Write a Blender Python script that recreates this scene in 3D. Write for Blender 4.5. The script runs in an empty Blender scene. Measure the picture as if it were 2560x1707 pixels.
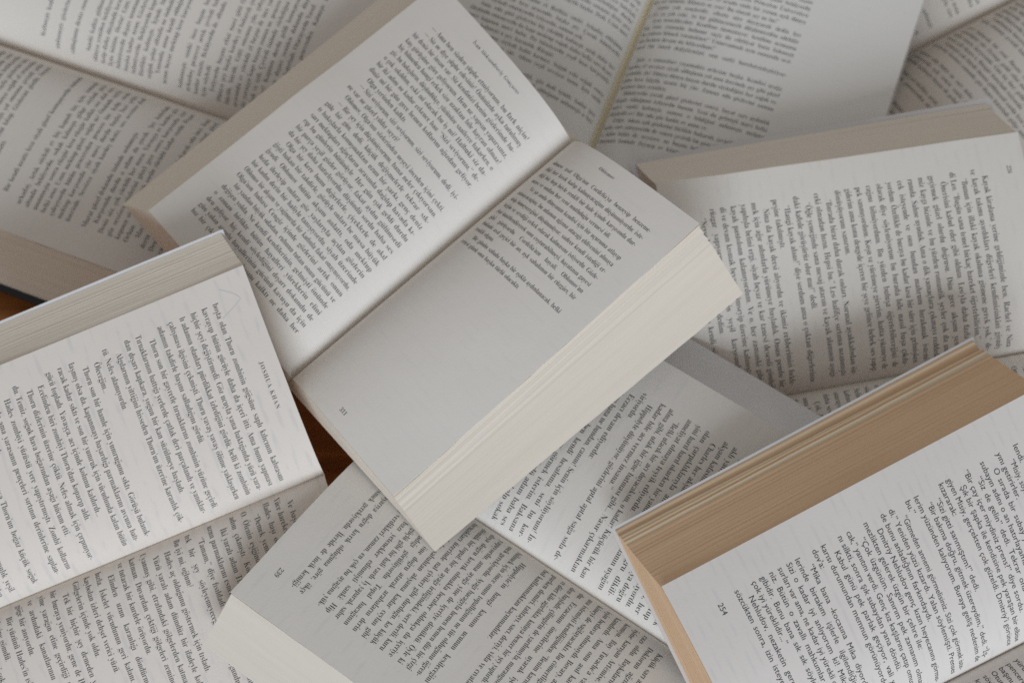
import bpy, math, random
import numpy as np

# ---------------------------------------------------------------- camera, world, light, exposure
PITCH = 0.38409
FIT = {
 'A': dict(x=-0.04017, y=0.01154, z=0.08345, yaw=-0.85024, rx=0.09612, ry=-0.10728, Hp=0.20011, WL=0.11675, WR=0.09125, TL=0.02213, TR=0.01991, dL=0.02981, dR=0.03137, hL=0.00592, hR=0.00210, zg=0.00299, cg=-0.04143, kL=-0.00279, sL=0.00603, bL=-0.00051, wL=-0.00397, kR=0.00847, sR=0.00204, bR=-0.00013, wR=0.02115),
 'B': dict(x=-0.18872, y=-0.13850, z=0.06168, yaw=-1.18511, rx=0.08797, ry=0.32587, Hp=0.20024, WL=0.11008, WR=0.12843, TL=0.01554, TR=0.01000, dL=0.02102, dR=0.01000, hL=0.00540, hR=-0.00000, zg=0.00385, cg=0.02143, kL=-0.00111, sL=0.00503, bL=-0.00011, wL=0.00598, kR=-0.00095, sR=-0.00292, bR=0.00000, wR=-0.00004),
 'C': dict(x=0.01179, y=-0.14574, z=0.07503, yaw=-2.18419, rx=0.07167, ry=-0.08693, Hp=0.20857, WL=0.12079, WR=0.10308, TL=0.01505, TR=0.01226, dL=0.02654, dR=0.02513, hL=0.00674, hR=-0.00000, zg=0.00300, cg=-0.01693, kL=0.00208, sL=-0.00750, bL=-0.00004, wL=0.00403, kR=-0.00065, sR=-0.00223, bR=-0.00136, wR=0.00504),
 'D': dict(x=0.19695, y=-0.21194, z=0.08971, yaw=-1.11841, rx=-0.02229, ry=0.11499, Hp=0.20488, WL=0.09918, WR=0.13000, TL=0.02632, TR=0.01800, dL=0.03620, dR=0.01000, hL=0.00371, hR=0.00400, zg=0.00535, cg=-0.05149, kL=0.00567, sL=0.00392, bL=0.00050, wL=0.03718, kR=0.00000, sR=0.00000, bR=0.00000, wR=0.00000),
 'E': dict(x=0.19041, y=-0.03825, z=0.03864, yaw=-1.42578, rx=0.12296, ry=0.07839, Hp=0.19590, WL=0.11680, WR=0.12500, TL=0.02815, TR=0.01800, dL=0.02838, dR=0.01000, hL=0.00606, hR=0.00400, zg=0.00399, cg=-0.02955, kL=-0.00844, sL=0.00499, bL=-0.00252, wL=-0.01079, kR=0.00000, sR=0.00000, bR=0.00000, wR=0.00000),
 'F': dict(x=0.07399, y=0.19036, z=0.00934, yaw=-0.35559, rx=-0.01440, ry=0.01899, Hp=0.22995, WL=0.14905, WR=0.15212, TL=0.02515, TR=0.02348, dL=0.01000, dR=0.00980, hL=0.00610, hR=0.00739, zg=0.00300, cg=0.00568, kL=-0.00058, sL=0.00500, bL=0.00000, wL=0.00016, kR=0.00025, sR=0.00237, bR=0.00000, wR=-0.00157),
 'G': dict(x=-0.23777, y=0.16254, z=0.00532, yaw=1.18301, rx=-0.07689, ry=-0.02190, Hp=0.21003, WL=0.11588, WR=0.13587, TL=0.02335, TR=0.02745, dL=0.02246, dR=0.01000, hL=0.00529, hR=0.00856, zg=0.00300, cg=-0.00283, kL=0.00049, sL=0.00032, bL=0.00004, wL=-0.00631, kR=0.00041, sR=0.00356, bR=0.00000, wR=-0.00068),
 'H': dict(x=0.27725, y=0.21575, z=-0.01984, yaw=-1.06059, rx=-0.00243, ry=-0.00039, Hp=0.21002, WL=0.13976, WR=0.13988, TL=0.02037, TR=0.02200, dL=0.01000, dR=0.01000, hL=0.00537, hR=0.00562, zg=0.00346, cg=0.00291, kL=0.00004, sL=0.00133, bL=0.00000, wL=0.00010, kR=0.00008, sR=0.00394, bR=0.00000, wR=0.00006),
}

S = bpy.context.scene
COL = S.collection
cam_d = bpy.data.cameras.new('camera')
cam = bpy.data.objects.new('camera', cam_d)
COL.objects.link(cam)
cam.location = (0, -math.sin(PITCH), math.cos(PITCH))
cam.rotation_euler = (PITCH, 0, 0)
cam_d.sensor_fit = 'HORIZONTAL'
cam_d.sensor_width = 36
cam_d.angle = math.radians(32)
cam_d.clip_start = 0.02
cam_d.clip_end = 50
cam_d.dof.use_dof = True
cam_d.dof.focus_distance = 0.835
cam_d.dof.aperture_fstop = 8
S.camera = cam

wd = bpy.data.worlds.new('World')
S.world = wd
wd.use_nodes = True
bg = wd.node_tree.nodes['Background']
bg.inputs[0].default_value = (1.0, 0.965, 0.935, 1)
bg.inputs[1].default_value = 0.285

def area(name, loc, target, sx, sy, power, col):
    l = bpy.data.lights.new(name, 'AREA')
    l.shape = 'RECTANGLE'; l.size = sx; l.size_y = sy; l.energy = power; l.color = col
    o = bpy.data.objects.new(name, l); COL.objects.link(o)
    o.location = loc
    d = np.array(target) - np.array(loc)
    from mathutils import Vector
    o.rotation_euler = Vector(d).to_track_quat('-Z', 'Y').to_euler()
    return o
area('window_light', (0.35, -5.7, 3.1), (0, 0, 0.03), 3.2, 2.3, 246, (0.89, 0.985, 1.09))

S.view_settings.view_transform = 'Standard'
S.view_settings.look = 'None'
S.view_settings.exposure = 0.09
S.view_settings.gamma = 1
S.view_settings.use_curve_mapping = False
S.cycles.use_denoising = False      # a denoiser would smear the small print
S.cycles.max_bounces = 8
S.cycles.diffuse_bounces = 5
S.cycles.caustics_reflective = False
S.cycles.caustics_refractive = False

# ---------------------------------------------------------------- materials
def nt(name):
    m = bpy.data.materials.new(name); m.use_nodes = True
    return m, m.node_tree.nodes, m.node_tree.links, m.node_tree.nodes['Principled BSDF']

def paper(name, col, ghost=0.05, pitch=0.0055):
    """printed sheet: fibre mottling and the faint print of the other side showing through"""
    m, n, l, b = nt(name)
    b.inputs['Roughness'].default_value = 0.72
    b.inputs['Specular IOR Level'].default_value = 0.25
    uv = n.new('ShaderNodeUVMap'); uv.uv_map = 'sheet'          # metres: x along the line, y along the spine
    no = n.new('ShaderNodeTexNoise'); no.inputs['Scale'].default_value = 700; no.inputs['Detail'].default_value = 4
    n2 = n.new('ShaderNodeTexNoise'); n2.inputs['Scale'].default_value = 22; n2.inputs['Detail'].default_value = 3
    l.new(uv.outputs[0], no.inputs['Vector']); l.new(uv.outputs[0], n2.inputs['Vector'])
    # show-through: lines of the reverse side, broken into words
    sep = n.new('ShaderNodeSeparateXYZ'); l.new(uv.outputs[0], sep.inputs[0])
    mul = n.new('ShaderNodeMath'); mul.operation = 'MULTIPLY'; mul.inputs[1].default_value = 2 * math.pi / pitch
    l.new(sep.outputs['Y'], mul.inputs[0])
    sn = n.new('ShaderNodeMath'); sn.operation = 'SINE'; l.new(mul.outputs[0], sn.inputs[0])
    mr = n.new('ShaderNodeMapRange'); mr.inputs['From Min'].default_value = 0.1; mr.inputs['From Max'].default_value = 0.8
    l.new(sn.outputs[0], mr.inputs['Value'])
    mp = n.new('ShaderNodeMapping'); mp.inputs['Scale'].default_value = (90, 210, 1)
    l.new(uv.outputs[0], mp.inputs[0])
    n3 = n.new('ShaderNodeTexNoise'); n3.inputs['Scale'].default_value = 1.0; n3.inputs['Detail'].default_value = 2
    l.new(mp.outputs[0], n3.inputs['Vector'])
    mr3 = n.new('ShaderNodeMapRange'); mr3.inputs['From Min'].default_value = 0.46; mr3.inputs['From Max'].default_value = 0.62
    l.new(n3.outputs[0], mr3.inputs['Value'])
    g = n.new('ShaderNodeMath'); g.operation = 'MULTIPLY'; l.new(mr.outputs[0], g.inputs[0]); l.new(mr3.outputs[0], g.inputs[1])
    g2 = n.new('ShaderNodeMath'); g2.operation = 'MULTIPLY'; g2.inputs[1].default_value = ghost; l.new(g.outputs[0], g2.inputs[0])
    mix = n.new('ShaderNodeMix'); mix.data_type = 'RGBA'
    mix.inputs['A'].default_value = (*[c * 0.955 for c in col], 1); mix.inputs['B'].default_value = (*[min(1, c * 1.035) for c in col], 1)
    ad = n.new('ShaderNodeMath'); ad.operation = 'ADD'; l.new(no.outputs[0], ad.inputs[0]); l.new(n2.outputs[0], ad.inputs[1])
    hf = n.new('ShaderNodeMath'); hf.operation = 'MULTIPLY'; hf.inputs[1].default_value = 0.5; l.new(ad.outputs[0], hf.inputs[0])
    l.new(hf.outputs[0], mix.inputs['Factor'])
    mix2 = n.new('ShaderNodeMix'); mix2.data_type = 'RGBA'; mix2.inputs['B'].default_value = (0.22, 0.27, 0.36, 1)
    l.new(g2.outputs[0], mix2.inputs['Factor']); l.new(mix.outputs['Result'], mix2.inputs['A'])
    l.new(mix2.outputs['Result'], b.inputs['Base Color'])
    bp = n.new('ShaderNodeBump'); bp.inputs['Strength'].default_value = 0.12; bp.inputs['Distance'].default_value = 0.0004
    l.new(no.outputs[0], bp.inputs['Height'])
    bp2 = n.new('ShaderNodeBump'); bp2.inputs['Strength'].default_value = 0.35; bp2.inputs['Distance'].default_value = 0.0015
    l.new(n2.outputs[0], bp2.inputs['Height']); l.new(bp.outputs[0], bp2.inputs['Normal']); l.new(bp2.outputs[0], b.inputs['Normal'])
    return m

def edges(name, col, dark, line=0.5, freq=260):
    """cut paper edges: fine lines running along the sheets"""
    m, n, l, b = nt(name)
    b.inputs['Roughness'].default_value = 0.8
    b.inputs['Specular IOR Level'].default_value = 0.15
    uv = n.new('ShaderNodeUVMap'); uv.uv_map = 'edge'           # x metres along the sheet, y 0..1 through the block
    def noise(sx, sy, det):
        mp = n.new('ShaderNodeMapping'); mp.inputs['Scale'].default_value = (sx, sy, 1)
        l.new(uv.outputs[0], mp.inputs[0])
        t = n.new('ShaderNodeTexNoise'); t.inputs['Scale'].default_value = 1; t.inputs['Detail'].default_value = det
        l.new(mp.outputs[0], t.inputs['Vector']); return t
    a, c = noise(1.3, freq, 4), noise(10, 9, 3)
    mr = n.new('ShaderNodeMapRange'); mr.inputs['From Min'].default_value = 0.36; mr.inputs['From Max'].default_value = 0.64
    l.new(a.outputs[0], mr.inputs['Value'])
    mm = n.new('ShaderNodeMath'); mm.operation = 'MULTIPLY'; mm.inputs[1].default_value = line; l.new(mr.outputs[0], mm.inputs[0])
    m2 = n.new('ShaderNodeMath'); m2.operation = 'MULTIPLY_ADD'; m2.inputs[1].default_value = 0.7; l.new(c.outputs[0], m2.inputs[0]); l.new(mm.outputs[0], m2.inputs[2])
    mix = n.new('ShaderNodeMix'); mix.data_type = 'RGBA'; mix.inputs['A'].default_value = (*col, 1); mix.inputs['B'].default_value = (*dark, 1)
    l.new(m2.outputs[0], mix.inputs['Factor']); l.new(mix.outputs['Result'], b.inputs['Base Color'])
    bp = n.new('ShaderNodeBump'); bp.inputs['Strength'].default_value = 0.4; bp.inputs['Distance'].default_value = 0.0003
    l.new(a.outputs[0], bp.inputs['Height']); l.new(bp.outputs[0], b.inputs['Normal'])
    return m

def plain(name, col, rough=0.5, spec=0.4):
    m, n, l, b = nt(name)
    b.inputs['Roughness'].default_value = rough; b.inputs['Specular IOR Level'].default_value = spec
    tc = n.new('ShaderNodeTexCoord')
    no = n.new('ShaderNodeTexNoise'); no.inputs['Scale'].default_value = 60; no.inputs['Detail'].default_value = 4
    l.new(tc.outputs['Object'], no.inputs['Vector'])
    mix = n.new('ShaderNodeMix'); mix.data_type = 'RGBA'
    mix.inputs['A'].default_value = (*[c * 0.92 for c in col], 1); mix.inputs['B'].default_value = (*[min(1, c * 1.06) for c in col], 1)
    l.new(no.outputs[0], mix.inputs['Factor']); l.new(mix.outputs['Result'], b.inputs['Base Color'])
    return m

INK = plain('ink', (0.044, 0.050, 0.051), 0.6, 0.2)
PENCIL = plain('pencil', (0.62, 0.62, 0.65), 0.6, 0.2)
WHITE_CARD = plain('white_card', (0.72, 0.71, 0.71), 0.45)
GLUE = plain('gutter_glue', (0.88, 0.82, 0.66), 0.5)
LEAF = plain('leaf_margin', (0.89, 0.75, 0.55), 0.7, .2)
GREY_CARD = plain('flap_card', (0.74, 0.73, 0.72), 0.5)
BLACK_CARD = plain('black_card', (0.012, 0.013, 0.016), 0.35)

def wood():
    m, n, l, b = nt('table_wood')
    b.inputs['Roughness'].default_value = 0.35
    tc = n.new('ShaderNodeTexCoord'); mp = n.new('ShaderNodeMapping'); mp.inputs['Scale'].default_value = (3, 40, 3)
    mp.inputs['Rotation'].default_value = (0, 0, 0.3)
    l.new(tc.outputs['Object'], mp.inputs[0])
    no = n.new('ShaderNodeTexNoise'); no.inputs['Scale'].default_value = 2.5; no.inputs['Detail'].default_value = 6; no.inputs['Distortion'].default_value = 0.6
    l.new(mp.outputs[0], no.inputs['Vector'])
    r = n.new('ShaderNodeValToRGB'); r.color_ramp.elements[0].position = 0.35; r.color_ramp.elements[1].position = 0.7
    r.color_ramp.elements[0].color = (0.24, 0.078, 0.018, 1); r.color_ramp.elements[1].color = (0.50, 0.19, 0.05, 1)
    l.new(no.outputs[0], r.inputs[0]); l.new(r.outputs[0], b.inputs['Base Color'])
    return m

# ---------------------------------------------------------------- mesh helper
def mesh_obj(name, V, Fc, mats, parent=None, uvname=None, UV=None, mat_idx=None, smooth=True):
    """V Nx3, Fc list of (M,k) integer arrays, UV per loop in the same order"""
    me = bpy.data.meshes.new(name)
    me.vertices.add(len(V)); me.vertices.foreach_set('co', np.asarray(V, np.float32).ravel())
    li = np.concatenate([f.ravel() for f in Fc]).astype(np.int32)
    tot = np.concatenate([np.full(len(f), f.shape[1]) for f in Fc]).astype(np.int32)
    st = np.concatenate([[0], np.cumsum(tot)[:-1]]).astype(np.int32)
    me.loops.add(len(li)); me.loops.foreach_set('vertex_index', li)
    me.polygons.add(len(tot)); me.polygons.foreach_set('loop_start', st); me.polygons.foreach_set('loop_total', tot)
    for m in mats: me.materials.append(m)
    if mat_idx is not None: me.polygons.foreach_set('material_index', np.asarray(mat_idx, np.int32))
    if UV is not None:
        ul = me.uv_layers.new(name=uvname); ul.data.foreach_set('uv', np.asarray(UV, np.float32)[li].ravel())
    me.update(calc_edges=True); me.validate()
    me.polygons.foreach_set('use_smooth', np.full(len(me.polygons), smooth))
    o = bpy.data.objects.new(name, me); COL.objects.link(o)
    if parent: o.parent = parent
    return o

def grid_faces(nu, nv, off=0, flip=False):
    i, j = np.meshgrid(np.arange(nu - 1), np.arange(nv - 1), indexing='ij'); i = i.ravel(); j = j.ravel()
    f = np.stack([i * nv + j, (i + 1) * nv + j, (i + 1) * nv + j + 1, i * nv + j + 1], 1) + off
    return f[:, ::-1] if flip else f

# ---------------------------------------------------------------- glyphs
GL = {}
def raw_glyph(body, offset, res):
    cu = bpy.data.curves.new('g', 'FONT'); cu.body = body; cu.size = 1; cu.resolution_u = res; cu.offset = offset
    o = bpy.data.objects.new('g', cu); COL.objects.link(o)
    bpy.context.view_layer.update()
    e = o.evaluated_get(bpy.context.evaluated_depsgraph_get()); m = e.to_mesh()
    V = np.array([v.co[:2] for v in m.vertices], float).reshape(-1, 2)
    m.calc_loop_triangles()
    T = np.array([t.vertices[:] for t in m.loop_triangles], int).reshape(-1, 3)
    e.to_mesh_clear(); bpy.data.objects.remove(o); bpy.data.curves.remove(cu)
    return V, T
BAR = raw_glyph('|', 0, 1)[0][:, 0].min()
def disc(cx, cy, r):
    a = np.arange(6) * math.pi / 3
    return np.stack([cx + r * np.cos(a), cy + r * np.sin(a)], 1), np.array([[0, i, i + 1] for i in range(1, 5)])
def strip(pts, w):
    P = np.array(pts, float); d = np.gradient(P, axis=0); d /= np.linalg.norm(d, axis=1)[:, None]
    nrm = np.stack([-d[:, 1], d[:, 0]], 1) * w / 2
    V = np.concatenate([P + nrm, P - nrm]); k = len(P)
    T = [t for i in range(k - 1) for t in ([i, i + k, i + 1], [i + 1, i + k, i + k + 1])]
    return V, np.array(T)
def join(*parts):
    Vs, Ts, o = [], [], 0
    for V, T in parts:
        Vs.append(V); Ts.append(T + o); o += len(V)
    return np.concatenate(Vs), np.concatenate(Ts)
DEC = {'ş': ('s', 'c'), 'Ş': ('S', 'c'), 'ç': ('c', 'c'), 'Ç': ('C', 'c'), 'ğ': ('g', 'b'), 'ö': ('o', 'd'), 'Ö': ('O', 'd'),
       'ü': ('u', 'd'), 'Ü': ('U', 'd'), 'İ': ('I', 'o'), 'â': ('a', 'h')}
def tri_area(V, T):
    a, b, c = V[T[:, 0]], V[T[:, 1]], V[T[:, 2]]
    return (abs((b[:, 0] - a[:, 0]) * (c[:, 1] - a[:, 1]) - (b[:, 1] - a[:, 1]) * (c[:, 0] - a[:, 0])) / 2).sum()
def glyph(ch, serif):
    k = (ch, serif)
    if k in GL: return GL[k]
    if not serif:
        V, T = raw_glyph(ch, 0.0, 2)
        adv = raw_glyph(ch + '|', 0, 1)[0][:, 0].max() - raw_glyph('|', 0, 1)[0][:, 0].max()
        GL[k] = (V * [0.98, 1], T, adv * 0.98); return GL[k]
    bs, mark = DEC.get(ch, (ch, None))
    if bs == 'ı': bs = 'i'
    if 'a' <= bs <= 'z': c = chr(0x1D41A + ord(bs) - 97)
    elif 'A' <= bs <= 'Z': c = chr(0x1D400 + ord(bs) - 65)
    elif '0' <= bs <= '9': c = chr(0x1D7CE + ord(bs) - 48)
    else: c = bs
    V0, T0 = raw_glyph(c, 0, 2)
    a0 = tri_area(V0, T0); sl = (a0 - tri_area(*raw_glyph(c, -0.006, 2))) / .006
    for off in (.014, .012, .011, .009, .006, 0):     # thin the strokes as far as the outline allows
        V, T = raw_glyph(c, -off, 2)
        if abs(tri_area(V, T) - (a0 - sl * off)) < .035 * a0: break
    adv = raw_glyph(c + '|', 0, 1)[0][:, 0].max() - raw_glyph('|', 0, 1)[0][:, 0].max()
    if ch == 'ı':
        keep = V[T].mean(1)[:, 1] < 0.52; T = T[keep]
    cx = (V[:, 0].min() + V[:, 0].max()) / 2; top = V[:, 1].max()
    if mark == 'd':
        V, T = join((V, T), disc(cx - .1, top + .13, .055), disc(cx + .1, top + .13, .055))
    elif mark == 'o': V, T = join((V, T), disc(cx, top + .12, .06))
    elif mark == 'b': V, T = join((V, T), strip([(cx - .13, .70), (cx - .06, .61), (cx + .06, .61), (cx + .13, .70)], .045))
    elif mark == 'h': V, T = join((V, T), strip([(cx - .12, .58), (cx, .68), (cx + .12, .58)], .045))
    elif mark == 'c': V, T = join((V, T), strip([(cx, .02), (cx + .03, -.07), (cx + .09, -.13), (cx, -.21), (cx - .09, -.19)], .05))
    V = V * [0.86, 1.0]
    GL[k] = (V, T, adv * 0.86 * 0.985); return GL[k]
def width(s, serif, em):
    w = 0
    for c in s: w += (0.27 if c == ' ' else glyph(c, serif)[2]) * em
    return w
def set_line(s, x0, x1, y, em, serif, out, justify=True, hs=1.0, track=False):
    """s laid from x0 to x1 (metres, reading direction), baseline y"""
    s = s.strip()
    nat = width(s, serif, em) * hs; nsp = s.count(' ')
    sx, extra = hs, 0.0
    if nat > (x1 - x0): sx = hs * (x1 - x0) / nat
    elif justify and nsp: extra = (x1 - x0 - nat) / nsp
    if track: sx, extra = 1.0, 0.0; tr = (x1 - x0 - width(s, serif, em)) / max(1, len(s) - 1)
    else: tr = 0.0
    x = x0
    for c in s:
        if c == ' ': x += 0.27 * em * sx + extra + tr; continue
        V, T, a = glyph(c, serif)
        if len(V): out.append((V * [em * sx, em] + [x, y], T))
        x += a * em * sx + tr

# ---------------------------------------------------------------- a book
def prof(b, s, t):
    W, T, h = (b['WL'], b['TL'], b['hL']) if s < 0 else (b['WR'], b['TR'], b['hR'])
    P = np.array([(0, b['zg']), (.045 * W, b['zg'] + .78 * (T + h - b['zg'])), (.4 * W, T + h), (W, T)])
    t = np.asarray(t, float)[..., None]
    q = (1 - t) ** 3 * P[0] + 3 * (1 - t) ** 2 * t * P[1] + 3 * (1 - t) * t * t * P[2] + t ** 3 * P[3]
    return q[..., 0], q[..., 1]
def rotm(b):
    cz, sz = math.cos(b['yaw']), math.sin(b['yaw']); cx, sx = math.cos(b['rx']), math.sin(b['rx']); cy, sy = math.cos(b['ry']), math.sin(b['ry'])
    return np.array([[cz, -sz, 0], [sz, cz, 0], [0, 0, 1]]) @ np.array([[1, 0, 0], [0, cx, -sx], [0, sx, cx]]) @ np.array([[cy, 0, sy], [0, 1, 0], [-sy, 0, cy]])
def layer(b, s, t, v, f, dx=0.0, dy=0.0):
    """point of the block: t gutter->fore-edge, v tail->head, f top sheet->cover"""
    W, d, k, sh, bb, wt = [b[q + 'LR'[s > 0]] for q in 'Wdksbw']
    x, z = prof(b, s, t); w = x / W
    X = s * (x * (W + d * f) / W * (1 + wt * v) + dx * w)
    Y = v * b['Hp'] / 2 * (1 + b['cg'] * (1 - w) * (1 - f)) + (sh * (1 - f) + bb * f) * w + dy
    Z = (z + k * v * w) * (1 - f)
    return np.stack(np.broadcast_arrays(X, Y, Z), -1)
def smooth_noise(rng, n, k):
    return np.interp(np.linspace(0, 1, n), np.linspace(0, 1, k), rng.standard_normal(k))

def build_side(key, b, s, root, rng, P):
    """one half of the open book: page block + top page carrying its print"""
    W, T = b['W' + 'LR'[s > 0]], b['T' + 'LR'[s > 0]]
    nf, nv, ntt = 84, 26, 36
    f = np.linspace(0, 1, nf); v = np.linspace(-1, 1, nv); t = np.linspace(0, 1, ntt) ** 1.3
    # sheets are never cut or fanned quite evenly
    jx = (np.repeat(rng.standard_normal(nf // 2) * .00008, 2)[:nf] + rng.standard_normal(nf) * .00005) * P.get('rough', 1.0)
    saw = np.zeros(nf); prev = 0.0
    for fs, am in P.get('steps', {}).get('LR'[s > 0], []):
        saw -= np.where((f > prev) & (f <= fs), am * (f - prev) / (fs - prev), 0); prev = fs   # a ledge between two gatherings
        saw -= .6 * am * np.exp(-((f - fs + .010) / .009) ** 2)
    jx[0] = jx[-1] = 0
    jx2 = jx[None, :] * (1 + .3 * smooth_noise(rng, nv, 4)[:, None]) + saw[None, :] * (.62 + .38 * v[:, None]) * (1 + .08 * smooth_noise(rng, nv, 3)[:, None]) + .00007 * np.array([smooth_noise(rng, nf, 12) for _ in v])
    bulge = -.0006 * np.sin(f * math.pi)
    jy = np.array([rng.standard_normal(nf) * .00007, rng.standard_normal(nf) * .00007])
    V, Fc, UV, off = [], [], [], 0
    # fore-edge (v x f)
    vv, ff = np.meshgrid(v, f, indexing='ij')
    g = layer(b, s, np.ones_like(vv), vv, ff, dx=jx2 + bulge[None, :])
    V.append(g.reshape(-1, 3)); UV.append(np.stack([vv * b['Hp'] / 2, ff], -1).reshape(-1, 2)); Fc.append(grid_faces(nv, nf, off, s < 0)); off += nv * nf
    # tail and head faces (t x f)
    tt, ff = np.meshgrid(t, f, indexing='ij')
    for e, ve in ((0, -1.0), (1, 1.0)):
        vi = 0 if e == 0 else nv - 1
        g = layer(b, s, tt, np.full_like(tt, ve), ff, dx=jx2[vi][None, :] + bulge[None, :], dy=jy[e][None, :] * np.minimum(1, 4 * (1 - tt)))
        V.append(g.reshape(-1, 3)); UV.append(np.stack([tt * W + .3, ff], -1).reshape(-1, 2)); Fc.append(grid_faces(ntt, nf, off, (s < 0) ^ (e == 1) ^ True)); off += ntt * nf
    # top and bottom
    for e, fe in ((0, 0.0), (1, 1.0)):
        tt2, v2 = np.meshgrid(t, v, indexing='ij')
        g = layer(b, s, tt2, v2, np.full_like(tt2, fe))
        if e == 0: g[..., 2] -= .0001
        V.append(g.reshape(-1, 3)); UV.append(np.stack([v2 * .1, tt2 * 0 + .5], -1).reshape(-1, 2)); Fc.append(grid_faces(ntt, nv, off, (s < 0) ^ (e == 1))); off += ntt * nv
    nm = 'page_block'
    mi = np.zeros(sum(len(q) for q in Fc), int); fm = (f[:-1] + f[1:]) / 2
    for b0, b1 in P.get('bands', {}).get('LR'[s > 0], []):          # margins of leaves that stick out: page colour, not cut edge
        j = np.where((fm > b0) & (fm < b1))[0]
        for i in range(nv - 1): mi[i * (nf - 1) + j] = 1
    mesh_obj(nm, np.concatenate(V), Fc, [P['edge' + 'LR'[s > 0]], LEAF], root, 'edge', np.concatenate(UV), mi)
    # a few leaves standing proud of the block near the top
    # top page: grid uniform in arc length
    na, ny = 130, 40
    tf = np.linspace(0, 1, 600); X, Z = prof(b, s, tf); al = np.concatenate([[0], np.cumsum(np.hypot(np.diff(X), np.diff(Z)))])
    L = al[-1]; a = np.linspace(0, L, na); ta = np.interp(a, al, tf); vy = np.linspace(-1, 1, ny)
    A_, V_ = np.meshgrid(ta, vy, indexing='ij')
    G = layer(b, s, A_, V_, np.zeros_like(A_))
    w = (a / L)[:, None]
    wav = .00045 * w * (smooth_noise(rng, ny, 7)[None, :]) + .0004 * (w ** 2) * smooth_noise(rng, ny, 4)[None, :]
    cr = P.get('curl', {}).get('LR'[s > 0], (.0012, .0012))       # lift of the free corners tail, head
    wav = wav + w ** 4 * (cr[0] * np.clip((-vy - .55) / .45, 0, 1)[None, :] ** 2 + cr[1] * np.clip((vy - .55) / .45, 0, 1)[None, :] ** 2)
    wav -= wav.min(axis=1, keepdims=True) * (w > 0)
    G[..., 2] += .00035 * np.minimum(1, w * 8) + wav
    V = [G.reshape(-1, 3)]; Fc = [grid_faces(na, ny, 0, s < 0)]; UV = [np.stack([A_ * 0 + a[:, None] * s, V_ * b['Hp'] / 2], -1).reshape(-1, 2)]
    # thickness skirt on the three free edges
    off = na * ny
    idx = np.arange(na * ny).reshape(na, ny)
    for loop, fl in ((idx[:, 0], s < 0), (idx[-1, :], s < 0), (idx[::-1, -1], s < 0)):
        top = G.reshape(-1, 3)[loop]; bot = top - [0, 0, .0003]
        V.append(np.concatenate([top, bot])); UV.append(np.concatenate([UV[0][loop]] * 2)); k = len(loop)
        i = np.arange(k - 1); q = np.stack([i, i + k, i + k + 1, i + 1], 1) + off
        Fc.append(q[:, ::-1] if fl else q); off += 2 * k
    npaper = sum(len(x) for x in Fc)
    # print
    out = []; pen = []
    P['print'](key, s, L, b['Hp'], out, pen)
    H = b['Hp']
    # surface normals on the grid
    dA = np.gradient(G, axis=0); dY = np.gradient(G, axis=1); N = np.cross(dA, dY); N /= np.linalg.norm(N, axis=-1, keepdims=True)
    if s < 0: N = -N
    def place(items, lift):
        """items in page coords: x from gutter (arc) in reading direction sense, y along spine"""
        if not items: return np.zeros((0, 3)), np.zeros((0, 3), int), 0
        Vg = np.concatenate([i[0] for i in items]); o = 0; Ts = []
        for i in items: Ts.append(i[1] + o); o += len(i[0])
        x = np.clip(Vg[:, 0] / L * (na - 1), 0, na - 1.001); y = np.clip((Vg[:, 1] / (H / 2) + 1) / 2 * (ny - 1), 0, ny - 1.001)
        i, j = x.astype(int), y.astype(int); fx, fy = (x - i)[:, None], (y - j)[:, None]
        q = lambda M: M[i, j] * (1 - fx) * (1 - fy) + M[i + 1, j] * fx * (1 - fy) + M[i, j + 1] * (1 - fx) * fy + M[i + 1, j + 1] * fx * fy
        return q(G) + q(N) * lift, np.concatenate(Ts), 0
    mats = [P['paper'], INK, PENCIL]; mi = [np.zeros(npaper, int)]
    for items, lift, m in ((out, .00007, 1), (pen, .00009, 2)):
        Vt, Tt, _ = place(items, lift)
        if len(Vt):
            V.append(Vt); UV.append(np.zeros((len(Vt), 2))); Fc.append(Tt + off); off += len(Vt); mi.append(np.full(len(Tt), m))
    mesh_obj('page', np.concatenate(V), Fc, mats, root, 'sheet', np.concatenate(UV), np.concatenate(mi))
    # glyph x runs from the gutter for both sides; see col()

def glue_line(b, root):
    """dried yellow glue and bent inner margins standing in the gutter"""
    n = 60; vs = np.linspace(-1, 1, n); prf = []
    for s in (-1, 1):
        for k in (.055, .038, .02, .006):
            x, z = prof(b, s, k); prf.append((s * float(x), float(z) + .0009 if k > .01 else float(z) + .0004))
    prf = sorted(prf)
    V = np.array([[(x, v * b['Hp'] / 2 * (1 + b['cg']) * .999, z) for v in vs] for x, z in prf])
    mesh_obj('glue_line', V.reshape(-1, 3), [grid_faces(len(prf), n, 0, False)], [GLUE], root)

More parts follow.
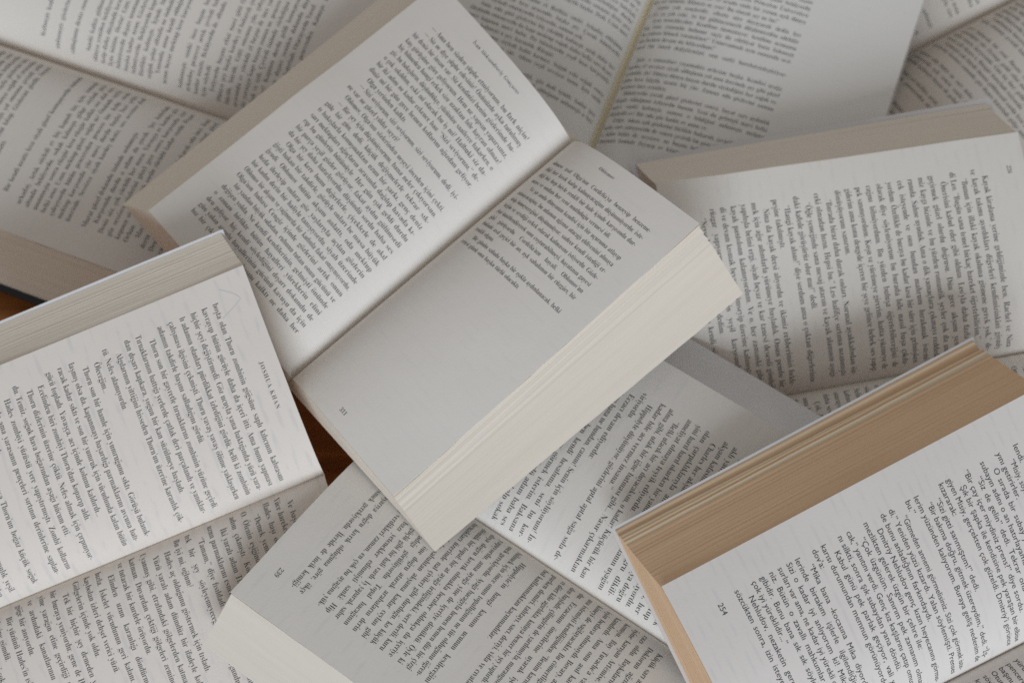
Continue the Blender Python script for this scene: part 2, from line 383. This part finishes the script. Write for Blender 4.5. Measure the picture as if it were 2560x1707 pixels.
def build_cover(b, root, P):
    """thin card under both blocks, wrapping the spine"""
    o_, th = P.get('overhang', .0012), P.get('card', .0005)
    n = 24; vs = np.linspace(-1, 1, n)
    cols = []
    for side in (-1, 1):
        W, d, bb, wt = [b[q + 'LR'[side > 0]] for q in 'Wdbw']
        ks = np.array([1.0, .75, .5, .25, .03])
        g = np.array([[(side * ((W + d) * (1 + wt * v) + o_) * k, v * (b['Hp'] / 2 + o_) + bb * k, -.0002) for v in vs] for k in ks])
        cols.append(g if side < 0 else g[::-1])
    top = np.concatenate(cols); nu = len(top)
    bot = top - [0, 0, th]
    V = np.concatenate([top.reshape(-1, 3), bot.reshape(-1, 3)]); m = nu * n
    idx = np.arange(m).reshape(nu, n)
    Fc = [grid_faces(nu, n, 0, False), grid_faces(nu, n, m, True)]
    for loop in (idx[:, 0], idx[-1, :], idx[::-1, -1], idx[0, ::-1]):
        i = np.arange(len(loop) - 1); Fc.append(np.stack([loop[i], loop[i] + m, loop[i + 1] + m, loop[i + 1]], 1))
    mesh_obj('cover', V, Fc, [P.get('cover', WHITE_CARD)], root, smooth=False)

def build_book(key, P, label):
    b = FIT[key]; rng = np.random.default_rng(ord(key))
    root = bpy.data.objects.new('open_book', None); COL.objects.link(root); root.empty_display_size = .03
    from mathutils import Matrix
    root.location = (b['x'], b['y'], b['z']); root.rotation_euler = Matrix(rotm(b).tolist()).to_euler()
    root['label'] = label; root['category'] = 'book'; root['group'] = 'open books piled on the table'
    build_cover(b, root, P)
    for s in (-1, 1): build_side(key, b, s, root, rng, P)
    if P.get('glue'): glue_line(b, root)
    return root

# ---------------------------------------------------------------- the print
WORDS = ('bir ve bu de da o ne için gibi daha çok sonra kadar ama her şey zaman gün gece ev kapı pencere yol deniz rüzgâr ışık gölge '
 'sessizce yavaşça baktı geldi gitti dedi söyledi düşündü yürüdü durdu gördü bilmiyordu istiyordu bekliyordu gülümsedi sordu '
 'adam kadın çocuk arkadaş anne baba kardeş yüz göz el ses söz kalp akıl hayat dünya şehir sokak oda masa kitap sayfa mektup '
 'güzel büyük küçük eski yeni uzun kısa sıcak soğuk karanlık aydınlık derin ince beyaz siyah kırmızı mavi yeşil sarı '
 'içinde üzerinde altında yanında karşısında arasında birlikte yeniden artık hiç belki bütün başka kendi onun bunun sanki '
 'olduğunu bildiğini söylediğini gelmişti kalmıştı oturuyordu çalışıyordu konuşuyordu anlamıştı unutmuştu hatırladı '
 'kapının önünde pencereden dışarı bakarak elini uzattı başını çevirdi omzuna dokundu gözlerini kapadı ayağa kalktı').split()
NAMES = 'Kızıl Selim Leyla Kemal İnci Orhan Yusuf Zeynep Murat Deniz'.split()

def filler(rng, serif, em, first, other):
    """endless lines of running text, broken to the measure; yields a mark and the line"""
    start = True; par = int(rng.integers(14, 70)); cap = True; lead = True; carry = []
    while True:
        W = (other - .0045) if lead else other; line, w = [], 0
        while True:
            if carry: k = carry.pop()
            else:
                k = WORDS[rng.integers(len(WORDS))]
                if rng.random() < .03: k = NAMES[rng.integers(len(NAMES))]
                if cap: k = {'i': 'İ', 'ı': 'I'}.get(k[0], k[0].upper()) + k[1:]; cap = False
                r = rng.random()
                if r < .09: k += '.'; cap = True
                elif r < .15: k += ','
                elif r < .16: k += '?'; cap = True
            kw = width(k, serif, em) + .27 * em
            if w + kw > W * 1.03: carry.append(k); break
            line.append(k); w += kw; par -= 1
            if par <= 0: break
        end = par <= 0
        if end:
            line[-1] = line[-1].rstrip('.,?') + '.'; cap = True
            par = int(rng.integers(12, 80)); carry = []
        yield ('~' if lead else '') + ' '.join(line) + ('|' if end else '')
        lead = end

def column(lines, n, x0, x1, y0, pitch, em, serif, out, seed, indent=.0045, hs=None):
    """x0..x1 in reading direction, y0 the middle of the first line; None = blank line"""
    rng = np.random.default_rng(seed)
    big = min((.86 if serif else .92) * pitch, em * (1.12 if serif else 1.02)); hs = em / big; em = big
    F = filler(rng, serif, em, (x1 - x0) / hs, (x1 - x0) / hs)
    for i in range(n):
        ln = lines[i] if i < len(lines) else ''
        if ln is None: continue
        if ln == '': ln = next(F)
        xa = x0 + (indent if ln.startswith('~') else 0)
        rag = ln.endswith('|'); s = ln.strip('~|')
        if s.endswith('+') or (not rag and width(s, serif, em) * hs < .88 * (x1 - xa)):
            s = s.rstrip('+ '); hy = s.endswith('-'); s = s.rstrip('-')
            while width(s + ' ' + WORDS[(i * 7 + len(s)) % len(WORDS)], serif, em) * hs < (x1 - xa) * 1.0: s += ' ' + WORDS[(i * 7 + len(s)) % len(WORDS)]
        set_line(s, xa, x1, y0 - i * pitch - .22 * em, em, serif, out, not rag, hs)

def fit_em(lines, w, serif):
    q = sorted(width(l.strip('~|+'), serif, 1.0) for l in lines if l and not l.endswith(('|', '+')) and len(l) > 30)
    return .985 * w / q[int(len(q) * .6)]

def finish(s, items, page):
    for V, T in page: items.append((V * [s, 1], T))

A_L = ['~— Ama ben sizden şüphe etmiyorum, bu fark niçin?', '~— Siz ne diye şüphe edesiniz? Önünüzde aşka tutulmuş',
 'bir deniz bir insan var. Siz kendinizi benim gözlerimde bu-', 'kuş görüşüne göre geliyorum. Hem ne yapsın yaparsınız,', 'hiç bilmeden hangi erkek size uzaktan bile hayran olmaz?',
 'giz, bu bakışların, düşündükçe, yüzünüze saatlerce bakarken, o', 'o çok sıkıldım, eski mi olacak bu iş mi? Halbuki siz da-', 'bir iki adım ne kadar erkence ban. “Sizi seviyorum,” de-', 'diniz mi bir gün gece hemen kollarım ağızdan geliyor.',
 '~Olga yerinden kalktı.|', '~— Sizi seviyorum, sizi seviyorum, sizi seviyorum, dedi, iyi-', 'ne var ne güzel yıldız seyri?|', '~Oblomov, Olga\'nın sözlerinden neşeyi inceden içini çekti.', '~— Bir şey için düşünüyorum, bana neler çıkıyorsun.',
 'güle bir gün, dedi, küçük değişmelerle tekrar sık-', 'tı bakışlarla konuşmaktan uzun bir şarkı, genç', 'sarı mektupları ağaçların arasında dağılıp havada kı-', 'rıp bu günlerin bütünüyle. Her gün', 'bir parça yeşil gözler görüyor, fakat aydın-',
 'da bir şey daha hatırlıyordu.', '~Olga bir kere bunu değerlerle, çiçeklerle de-', 'ğişti bakan bir takdirle, gözüyle onları be-', 'ğendi. Oblomov bütün akşam anlattı,', 'hızla ilerleyip onlara göz yaşlarıyla açılan gözlerin',
 'bir kadın derin bir haliyle tanışıyordu.', 'Oblomov bir akşam ve yağmurda bir kadınla fakat onaymıyordu,', 'Olga\'nın babası Cengiz içinde gözlerini', '~bir yandan büyük odadan, ruhunu tutan onun gücünü ve', 'değişen yolda. Ne kendi kendilerinin,',
 'o zaman birlikte bütün hayalleri yüreklerin', 'den geliyor.+', 'gün yakın arzulu hayallerinin gücünü kavuşu-', 'hız bir çıkan bütünüyle.+']
A_R = ['olması asıl Olga\'nın Cordelia\'ya benzeyip benzeme-', 'diği her kısık kalıp kalmayacağını düşünmüyordu; iste-', 'diği bir hep böyle renkli bir hale içinde karşısında dur-', 'ması ve ondan her yeni mutluluğu vermesi idi.|',
 '~Ve şu anda dünyanın kendisi için bir uçuruma atlayıp', 'atmayacağını, bu adamın ağzına atacağı eldivenini almaya', 'inip inmeyeceğini düşünmüyor, sadece kendi istediği er-', 'keğin ve sevdiği erkek olarak kalmasını istiyordu. Gözle-', 'rini ümitlendirerek onu coşturabilmeyi, hayatının gayesi',
 'gibi görüyordu. Cordelia\'nın hayali, Oblomov\'un', 'önünde asıl geçici bir an, aşk sabahının bir rüzgârı, bir', 'renkli olgun.|', '~Bir günün sabahı başka bir ışıkla aydınlanacak, belki', 'ertesi günü onu başka türlü olacaktı.|'] + [None] * 30
B_L = ['boşta olan Thorn zombinin göğsüne saplı kılıcının kabzasını', 'kavrayıp bütün gücüyle daha da içeri itti. Ama bunu yapması', 'hiçbir şeyi değiştirmedi. Göz ucuyla yana baktığında yüzü yara-',
 'lı adamın olanları pürdikkat izlediğini gördü; belli ki zombinin', 'çalışması ilgisini çekmişti. Thorn yavaş yavaş ölüme yaklaşırken', 'adamın takdirle başını salladığını gördü.|', '~Thorn son bir gayretle tırnaklarını zombinin yüzüne geçirdi.',
 'Tırnaklarının battığı yerlerde çatlak deri parçalandı ve yanıklar-', 'dan dışarı kapkara, yoğun bir kan süzülmeye başladı.|', '~Algılarının yittiğini hisseden Thorn\'un üzerine karanlık çök-', 'tü. Nefes alamıyordu.|', '~Öleceğim...|',
 '~Thorn son bir hamle için yumruğunu sıktı. Görüşü bulanık-', 'laşmış olsa da, kapanmayı başardığı parmaklarını avcuna batı-', 'racak kadar sıktı ve son bir yumruk için vücudunda kalan bütün', 'gücü topladı. Yavaşça, acı içinde kolunu kaldırdı...|',
 '~Ecelinden biri zombiyi Thorn\'dan koparıp aldı.|', '~Thorn dizlerinin üzerine çöktü. Nefes almak için çırpınıyor-', 'du. Temiz, soğuk hava boğazından aşağı hücum etti.|', '~Hades zombiyi yüzüstü yere yapıştırmıştı. Zombi kollarını',
 'savurdu ama yarasanın pençeleri sırtının derinlerine saplan-', 'mıştı ve bırakmadı.|', '~“Hades!” dedi Thorn. Yarasa Thorn\'un boğaz-', 'ından gelen boğuk sesi duydu.|']
B_R = ['~Ve başı kendiliğinden öne düştü, gözleri kapandı.', 'Yüce harekete geçti.|', 'Hades başı olan biteni izliyordu bir köşeden.', '~“Demek yemend sensin,” dedi adam ağır ağır.', 'O. Ölenin eşiğinden dönmüş gibi solgundu.', 'adım çıkmıştı. Kor gibi yanan gözlerini ona dikti.',
 '~İki yaralı adam Thorn\'a doğru birkaç adım attı.', 'uzun parmaklarını esnettiği görülüyordu.|', '~“Tamam,” diye fısıldadı. Thorn bir an için durdu.', 'tek bir şey söyleyemeyeceği kadar yorgundu.', 'Bu iyi mi, oğlum?|', '~Hades aç olduğunu göstermek için tısladı.|',
 '~Yüzü yaralı adam dümdüz bir ifadeyle kollarını açtı.', 'Uyanmış gibi, etrafındaki gölgelerden katman', 'katman. Duvardan çektiği gölgeleri zemine bastırıp', 've tutarak bir kurdele örüyordu.|', '~Elinden uzun karanlığı döndürmeye başladı; gittikçe', 'hızla. İskelet vücudunun geri kalanı. En son da', 'kaybolan izleri dehşet verici yüzü.|', 'Gölgelerin içinde yok oldu.|',
 '~Tek bir hiçbir şey demeden yarasanın yanına', 'bir buraya yeniyordu; gene de Hades\'in', 'yine yarağın etine geçirdiği pençe izleri', 've ardındaki kanatlarının içine', 'göğe bir anıyordu.|', '~Bir yüzünü Hades\'in ıslak', 'tüylerine gömdü.|']
C_R = ['~Doktorun ağzına birliğiyle söz verildi herkesin.', 'razı oldu. Başkalarının', 'işine karışan Artémise, konu', 'komşu, Bay Tuvache\'a varıncaya kadar herkes', 'kandırdı. Ama onu asıl karar verdiren, bu', 'işin bedava olmasıydı. Bovary, ameliyat için gerekli ma-', 'kineyi de sağlayacaktı. Bu cömertliğin gösterilmesini Em-',
 'ma istemişti kendiliğinden. “Benim karım bir melek!” diyor-', 'du. Eczacının önerilerine uyarak işe üç kez yeni-', 'den başladı; çilingirin de yardımıyla, marangoza, aşağı yuka-', 'rı dört kilo ağırlıkta, kutuya benzer bir şey yaptırdı. Kutuyu ya-', 'parken demiri, tahtayı, sacı, deriyi, vida ve cıvataları bol', 'bol kullanmaktan kaçınmadılar.|', None,
 '~Hippolyte\'in hangi kasının ucunun kesileceğini', 'bilmek için önce onun topallığının ne tür olduğunu öğren-', 'mek gerekiyordu. Ayağı bacağıyla hemen hemen düz bir çizgi', 'yapıyordu, ama ayağı yine de içeriye dönüktü. Öyle ki', 'dışa doğru kıvrık olmakla beraber oldukça da içeriye', 'dönük bir topal; bir at ayağı iriliğindeki, sert derili, kuru', 'tırnakları üzerinde nal çivileri gibi durduğu, ko-',
 'caman ayağıyla sabahtan akşama kadar ceylan gibi', 'koştuğu, ayağını öne doğru atarak arabaların', 'çevresinde sıçradığı görülüyordu. Topal bacağının', 'ötekinden daha güçlü gibi bir hali vardı. İş yaparak, sabır', 've güç gibi bazı yetenekler edinmişti sanki: Hip-', 'polyte\'e bir iş verdikleri zaman, en çok bu ayağına yük-',
 'leniyordu.|', '~Ayağı dışarıya doğru kıvrık olduğuna göre, ökçe', 'sinirini kesmek gerekiyordu. İleride de incik kemiği-']
C_R.insert(0, '')
C_L = ['', '', 'yavaş yavaş herkesin kafasına bu düşünce.', '~Eczacı gösterdi, anlattı: sonunda Bovary\'nin', 'aklı yattı. Dr. Duval\'in kitabını Rouen\'dan getirtti, her', 'akşam kafasını ellerinin arasına alıp okumaya dalıyordu.|', '~Charles her akşam ayakların içe ya da dışarıya doğru', 'olan çarpıklıklarıyla alta doğru, üste doğru dikili-',
 'şini harıl harıl okurken bir yandan da eczacı hanın uşağını', 'ameliyat olmaya teşvik ediyordu.|', '~“Belki ufacık bir acı duyacaksın, o kadar! Küçücük bir kan', 'alma gibi, ufak bir iğne batması gibi... Nasır çıkarmaktan', 'kadar bile acı vermez insana.”|', '~Hippolyte düşünüyor, gözlerini aptal aptal sağa sola de-', 'viriyordu.|',
 '~Eczacı devam ediyordu:|', '~“Ama bana ne bundan, canım! Senin için söylüyorum! İn-', 'sanlık namına, ben kendi hesabıma, seni bu kor-', 'kunç topallıktan kurtulmuş görmek isterim. Baksana', 'iki adım atıyorsun; aksini iddia', 'etsen de bu bir zorluktur be-', 'nim gözümde.”|']
D_L = ['lendi.|', '~“Misiy, söyler misiniz, ona bir fincan çay getirsinler, ça-', 'yını getirirler.|', '~O sırada bir subay yanlarına yaklaştı. Dmitriy', 'subayın adını o an hatırlayamadı.|', '~“Siz de gelin” dedi. Tekrar ona döndü.', '“Bir çay içer miydiniz prens?” diye sordu.|', '~Şık bir şapka ile kendisine pek yaraşan bir elbise', 'giyen Misiy, gerçekten çok güzeldi. Dmitriy\'i görünce',
 'kızararak:|', '~“Sizi gitti sanmıştım!” dedi.|', '~“Bir bakıma doğru, gitmek üzereydim,” dedi. “İş-', 'lerim yüzünden kalıyorum. Buraya geliş nedenim de', 'bu.”|', '~“Gitmeden annemi görmelisiniz. Sizi çok görmek iste-', 'di.” Yeniden yüzü kızardı. Yalan söylemişti. Prenses', 'de bunu anladığının farkındaydı.|', '~Dmitriy Nehludov genç kızın heyecanını görme-',
 'mezlikten gelerek üzgün bir çehre ile:|', '~“Çok üzgünüm. Sanırım pek zamanım olmaya-', 'cak,” yanıtını verdi. Genç kız kaşlarını çatıp omuzları-', 'nı silkti, sonra şık subaydan yana döndü.|', '~Kabul günü pek parlak geçiyor, vali ya', 'karısı durumundan memnun görünüyordu Nehlu-', 'dov\'a:|', '~“Mika bana -kocasına Mika diyordu- cezaev-',
 'lerinde birtakım işlerle ilgilendiğinizi söyledi.', 'Sizi o kadar iyi anlıyorum ki! Mika\'nın bazı ku-', 'surları var ama, ne kadar iyi yürekli olduğunu bilirsi-', 'niz. Bütün o zavallı mahkumlar onun çocukları', 'gibidir. Bunu bana sık sık söyler. Gerçekten de', 'çok iyi yüreklidir...”|', '~Nehludov, nezaketin gerektirdiği birkaç', 'sözcükten sonra, izin isteyerek oradan']
E_L = ['~Kayak kiralama yerine geldiğimizde ben, Rachel ve Nina', 've kayak takımı ayırdıkları diğerleri kendimizinkini giymiş', '~“Bunun için illaki kayak okuluna gitmene gerek yok,” de-', 'di Leo. “Bugün sana temel birkaç hareket öğretebilirim.”|', '~Önerisini kabul eder gibi oldum. Leo\'yla daha fazla vakit', 'geçirmek güzel olurdu doğrusu. Dün gece akşam yemeği-',
 'miz kaygı bizimle ve bu yüzden romantik şeyler çok da umu-', 'rumda. Sahne uyuduk. Ama o dik yamaçlara çıkmayı reddede-', 'cek isteyende ve onu bundan mahrum bırakmak istemi-', 'yordum. Özellikle de buraya bu kadar kısa bir süre için gelmişken.', 'olarak diye söylemiyorum bu burada bile nasıl başa çıkıla-', 'cağını bilmiyordum. Bu yüzden buluşa öğretebileceğini de', 'pek sanmıyordum. Koşu ve yürümeye girerim, hatta yüzmeye de',
 'giderim ama konu dengede içeren bir şeye gelince bebek ses yapıp', 'dönüşüyorum sanırım.|', '~“Burada biraz daha durak onları. Normal ayakkabıdan ön-', 'ceki olmadan hızın. Hepsi bu.” Leo hafifçe sırtıma uzanmıştı.', '~“Öğle yemeğinde sana mesaj atarım ve kayak alanının aşağı-', 'daki kafede görüşürüz olur mu?” dedi.|', '~“Hangi kayak alanı?” diye sordum ama o çoktan diğerlerinin', 'peşine takılmıştı.|',
 '~Nina da kayak dersi alıyordu ve ikimiz rehberimizi bekle-', 'mek için ağır adımlarla yürümeye başladık. Onun pembe bir', 'yapılışla belini ergi, siyah beyaz ve kar tanesi desenli gömleği', 'kayak pantolonu kalamıyordum. Ve o, her zamanki gibi na-', 'di ve devam kısmak beyaz gülümseyip üzerine kalmıştı. Sanki', 'rüzgar yapıyormuş.+', '~“Neyse ki bir saat sonra biter,” dedim.|', '~O da bunu söylerken yapıyormuş']
F_R = [''] * 17 + ['o da bir cevap mı oldu sence. Bakıp da uyur çıkar', 'senin şu yeri gösterme kararına. Bizim Princeton Üniversitesi', 'çok ne kadar zaman olur. O sırada onda bir yorum açık', 'bir yer zamanı. Bilmem ne yazı? Bu olacak şey ne bu?”|', '~yazan yok senelerdir, elbette niye dayayarak dedin her', 'o ise ya çok eski. Az bir gülümsemeyle düşünmezdim edebilir',
 '~Aynı temeldeydim. Kendime inanamıyor, kendime acımama', 'kaç tane yanımda bulunur saçtı da edebiyat bana bakmıştı', 'bu çoktan bilmek istemekten?” Umursamadı aynı zamanda sesi-', 'nin hemen devam da biliyordum?”|', 'nasıl bir ömrü değiştirmişti, onu sanki hareketsizleştiriyor-', None, '~Şair, o zamanları yaşamakta nefesine beşka. Kendisi+'] + [''] * 20
E_R = ['~“Ama', '', '']

def pages(key, s, L, H, out, pen):
    P = []; c = .01
    C = column
    if key == 'A' and s < 0:
        C(A_L, 33, -10.85*c, -1.80*c, 7.93*c, .506*c, fit_em(A_L, (9.150)*c, True), True, P, 1)
        set_line('İvan Aleksandroviç Gonçarov', -8.05*c, -4.0*c, 9.03*c, .33*c, True, P, track=True)
    elif key == 'A':
        C(A_R, 14, 1.16*c, 8.34*c, 8.15*c, .505*c, fit_em(A_R, (7.200)*c, True), True, P, 2)
        set_line('Oblomov', 3.65*c, 4.75*c, 9.15*c, .31*c, True, P, track=True); set_line('311', 4.4*c, 4.9*c, -9.27*c, .33*c, True, P, justify=False)
    elif key == 'B' and s < 0:
        C(B_L, 30, -10.29*c, -.84*c, 8.02*c, .583*c, fit_em(B_L, (9.590)*c, True), True, P, 3)
        set_line('JOSHUA KHAN', -6.78*c, -4.33*c, 9.07*c, .33*c, True, P, track=True)
        pts = [(-10.83*c, 8.53*c), (-10.47*c, 9.01*c), (-10.2*c, 9.27*c), (-10.02*c, 9.33*c), (-9.9*c, 9.1*c), (-9.75*c, 8.83*c), (-9.44*c, 8.18*c)]
        V, T = strip(pts, .0003); pen.append((V * [s, 1], T))
    elif key == 'B': C(B_R, 29, .38*c, 9.9*c, 7.98*c, .583*c, fit_em(B_L, (9.650)*c, True), True, P, 4)
    elif key == 'C' and s < 0: C(C_L, 31, -10.42*c, -.59*c, 7.88*c, .536*c, fit_em(C_L, (9.770)*c, True), True, P, 5)
    elif key == 'C':
        C(C_R, 31, .42*c, 8.56*c, 7.80*c, .537*c, fit_em(C_R, (8.300)*c, True), True, P, 6)
        set_line('239', 8.1*c, 8.7*c, -9.4*c, .36*c, True, P, justify=False)
    elif key == 'D' and s < 0:
        C(D_L, 34, -9.15*c, -.72*c, 7.95*c, .461*c, fit_em(D_L, (8.460)*c, False), False, P, 7, .0055)
        set_line('254', -8.95*c, -8.25*c, -8.35*c, .40*c, False, P, justify=False)
    elif key == 'D': C([], 34, .8*c, 9.2*c, 7.95*c, .461*c, .40*c, False, P, 8, .0055)
    elif key == 'E' and s < 0:
        C(E_L, 29, -10.96*c, -.82*c, 7.5*c, .562*c, fit_em(E_L, (10.080)*c, True), True, P, 9)
        set_line('226', -10.9*c, -10.4*c, 8.8*c, .34*c, True, P, justify=False)
    elif key == 'E': C(E_R, 29, .78*c, 10.9*c, 8.0*c, .56*c, .42*c, True, P, 10)
    elif key == 'F' and s < 0:
        C([''] * 37 + [None] + ['', ''], 40, -10.2*c, -.9*c, 9.9*c, .475*c, .39*c, True, P, 11)
    elif key == 'F': C(F_R, 42, .7*c, 10.0*c, 9.88*c, .475*c, .39*c, True, P, 12)
    elif key == 'G' and s < 0:
        C([''] * 9 + [None, None, '', None] + [''] * 7 + [None] + [''] * 30, 34, -10.7*c, -1.45*c, 9.9*c, .528*c, .44*c, True, P, 13)
    elif key == 'G':
        C(['', None, '', None, '', None] + [''] * 11 + [None] + [''] * 30, 32, 1.2*c, 10.9*c, 7.49*c, .512*c, .44*c, True, P, 14)
    elif key == 'H': 
        g = [''] * 60
        for i in ((8, 15, 19, 23) if s > 0 else (5, 11, 14, 18)): g[i] = None
        if s < 0: C(g, 34, -10.6*c, -1.0*c, 8.6*c, .5*c, .42*c, True, P, 15)
        else: C(g, 34, .9*c, 10.5*c, 8.6*c, .5*c, .42*c, True, P, 16)
    finish(s, out, P)

# ---------------------------------------------------------------- the table
me_n = 40
x = np.linspace(-1.1, 1.1, me_n); X, Y = np.meshgrid(x, x * .8, indexing='ij')
top = np.stack([X, Y, 0 * X - .0232], -1).reshape(-1, 3); bot = top - [0, 0, .03]
m = me_n * me_n; idx = np.arange(m).reshape(me_n, me_n)
Fc = [grid_faces(me_n, me_n, 0), grid_faces(me_n, me_n, m, True)]
for loop in (idx[:, 0], idx[-1, :], idx[::-1, -1], idx[0, ::-1]):
    i = np.arange(len(loop) - 1); Fc.append(np.stack([loop[i], loop[i] + m, loop[i + 1] + m, loop[i + 1]], 1))
tb = mesh_obj('table', np.concatenate([top, bot]), Fc, [wood()], smooth=False)
tb['kind'] = 'structure'

# ---------------------------------------------------------------- the books
E_CREAM = edges('edge_cream', (0.84, 0.765, 0.67), (0.72, 0.645, 0.55), .5, 190)
E_TAN = edges('edge_tan', (0.94, 0.87, 0.765), (0.84, 0.76, 0.65), .5, 150)
E_BROWN = edges('edge_brown', (0.97, 0.74, 0.52), (0.74, 0.50, 0.31), .85, 260)
E_PALE = edges('edge_pale', (0.88, 0.83, 0.74), (0.77, 0.71, 0.61), .4, 120)
FIT['F'].update(dR=.0015)
for _k in FIT: FIT[_k]['zg'] = .0010
FIT['B'].update(hR=.006, TR=.0125)
for _k, _dy, _dh in (('F', .0181, 0), ('G', -.0308, .02), ('H', -.0430, 0)):     # slide along the spine
    _g = FIT[_k]; _o = rotm(_g) @ np.array([0, _dy, 0])
    _g.update(Hp=_g['Hp'] + _dh, x=_g['x'] + _o[0], y=_g['y'] + _o[1], z=_g['z'] + _o[2])
CFG = {
 'A': dict(paper=paper('paper_a', (0.81, 0.765, 0.71), .03, .00509), edgeL=E_TAN, edgeR=E_CREAM,
   rough=.3, overhang=-.0012, steps={'R': [(.10, .0026), (.20, .0026), (.27, .0018)]}, curl={'L': (.0, .001), 'R': (.0015, .002)}),
 'B': dict(paper=paper('paper_b', (0.76, 0.70, 0.64), .12, .00594), edgeL=E_TAN, edgeR=E_TAN, overhang=.0016, rough=.45),
 'C': dict(paper=paper('paper_c', (0.80, 0.76, 0.705), .06, .00551), edgeL=GREY_CARD, edgeR=E_PALE, rough=.15, overhang=-.0005),
 'D': dict(paper=paper('paper_d', (0.78, 0.735, 0.695), .09, .00461), edgeL=E_BROWN, edgeR=E_BROWN, rough=.8, bands={'L': [(.775, .79), (.83, .842), (.875, .925), (.955, .97)]}, overhang=.0015,
   steps={'L': [(.70, .0010), (.78, .0020), (.83, .0009), (.95, .0040)]}),
 'E': dict(paper=paper('paper_e', (0.84, 0.80, 0.74), .06, .0056), edgeL=E_TAN, edgeR=E_TAN, overhang=.0028, steps={'L': [(.06, .0006), (.9, .0008)]}),
 'F': dict(paper=paper('paper_f', (0.84, 0.82, 0.78), .03, .00475), edgeL=E_CREAM, edgeR=E_CREAM, glue=True, curl={'R': (-.004, .002)}),
 'G': dict(paper=paper('paper_g', (0.82, 0.77, 0.71), .03, .0052), edgeL=E_TAN, edgeR=E_TAN, cover=BLACK_CARD, overhang=.004, card=.0026),
 'H': dict(paper=paper('paper_h', (0.74, 0.69, 0.63), .03, .005), edgeL=E_TAN, edgeR=E_TAN),
}
LABELS = {
 'A': 'open book on top of the pile at the centre, its right page half blank',
 'B': 'open book at the left with the JOSHUA KHAN heading and a pencil mark',
 'C': 'open upside-down book under the central book, page number 239 at its corner',
 'D': 'open yellowed paperback with brown page edges, page number 254, lower right corner',
 'E': 'open book at the right under the yellowed paperback, page number 226',
 'F': 'open wide-margined book behind the central book, glue showing along its gutter',
 'G': 'open hardback with a black cover edge, upper left corner of the pile',
 'H': 'open book at the upper right corner, mostly covered by the wide-margined one',
}
for k in 'GHFEBCAD':
    cfg = CFG[k]; cfg['print'] = pages
    build_book(k, cfg, LABELS[k])
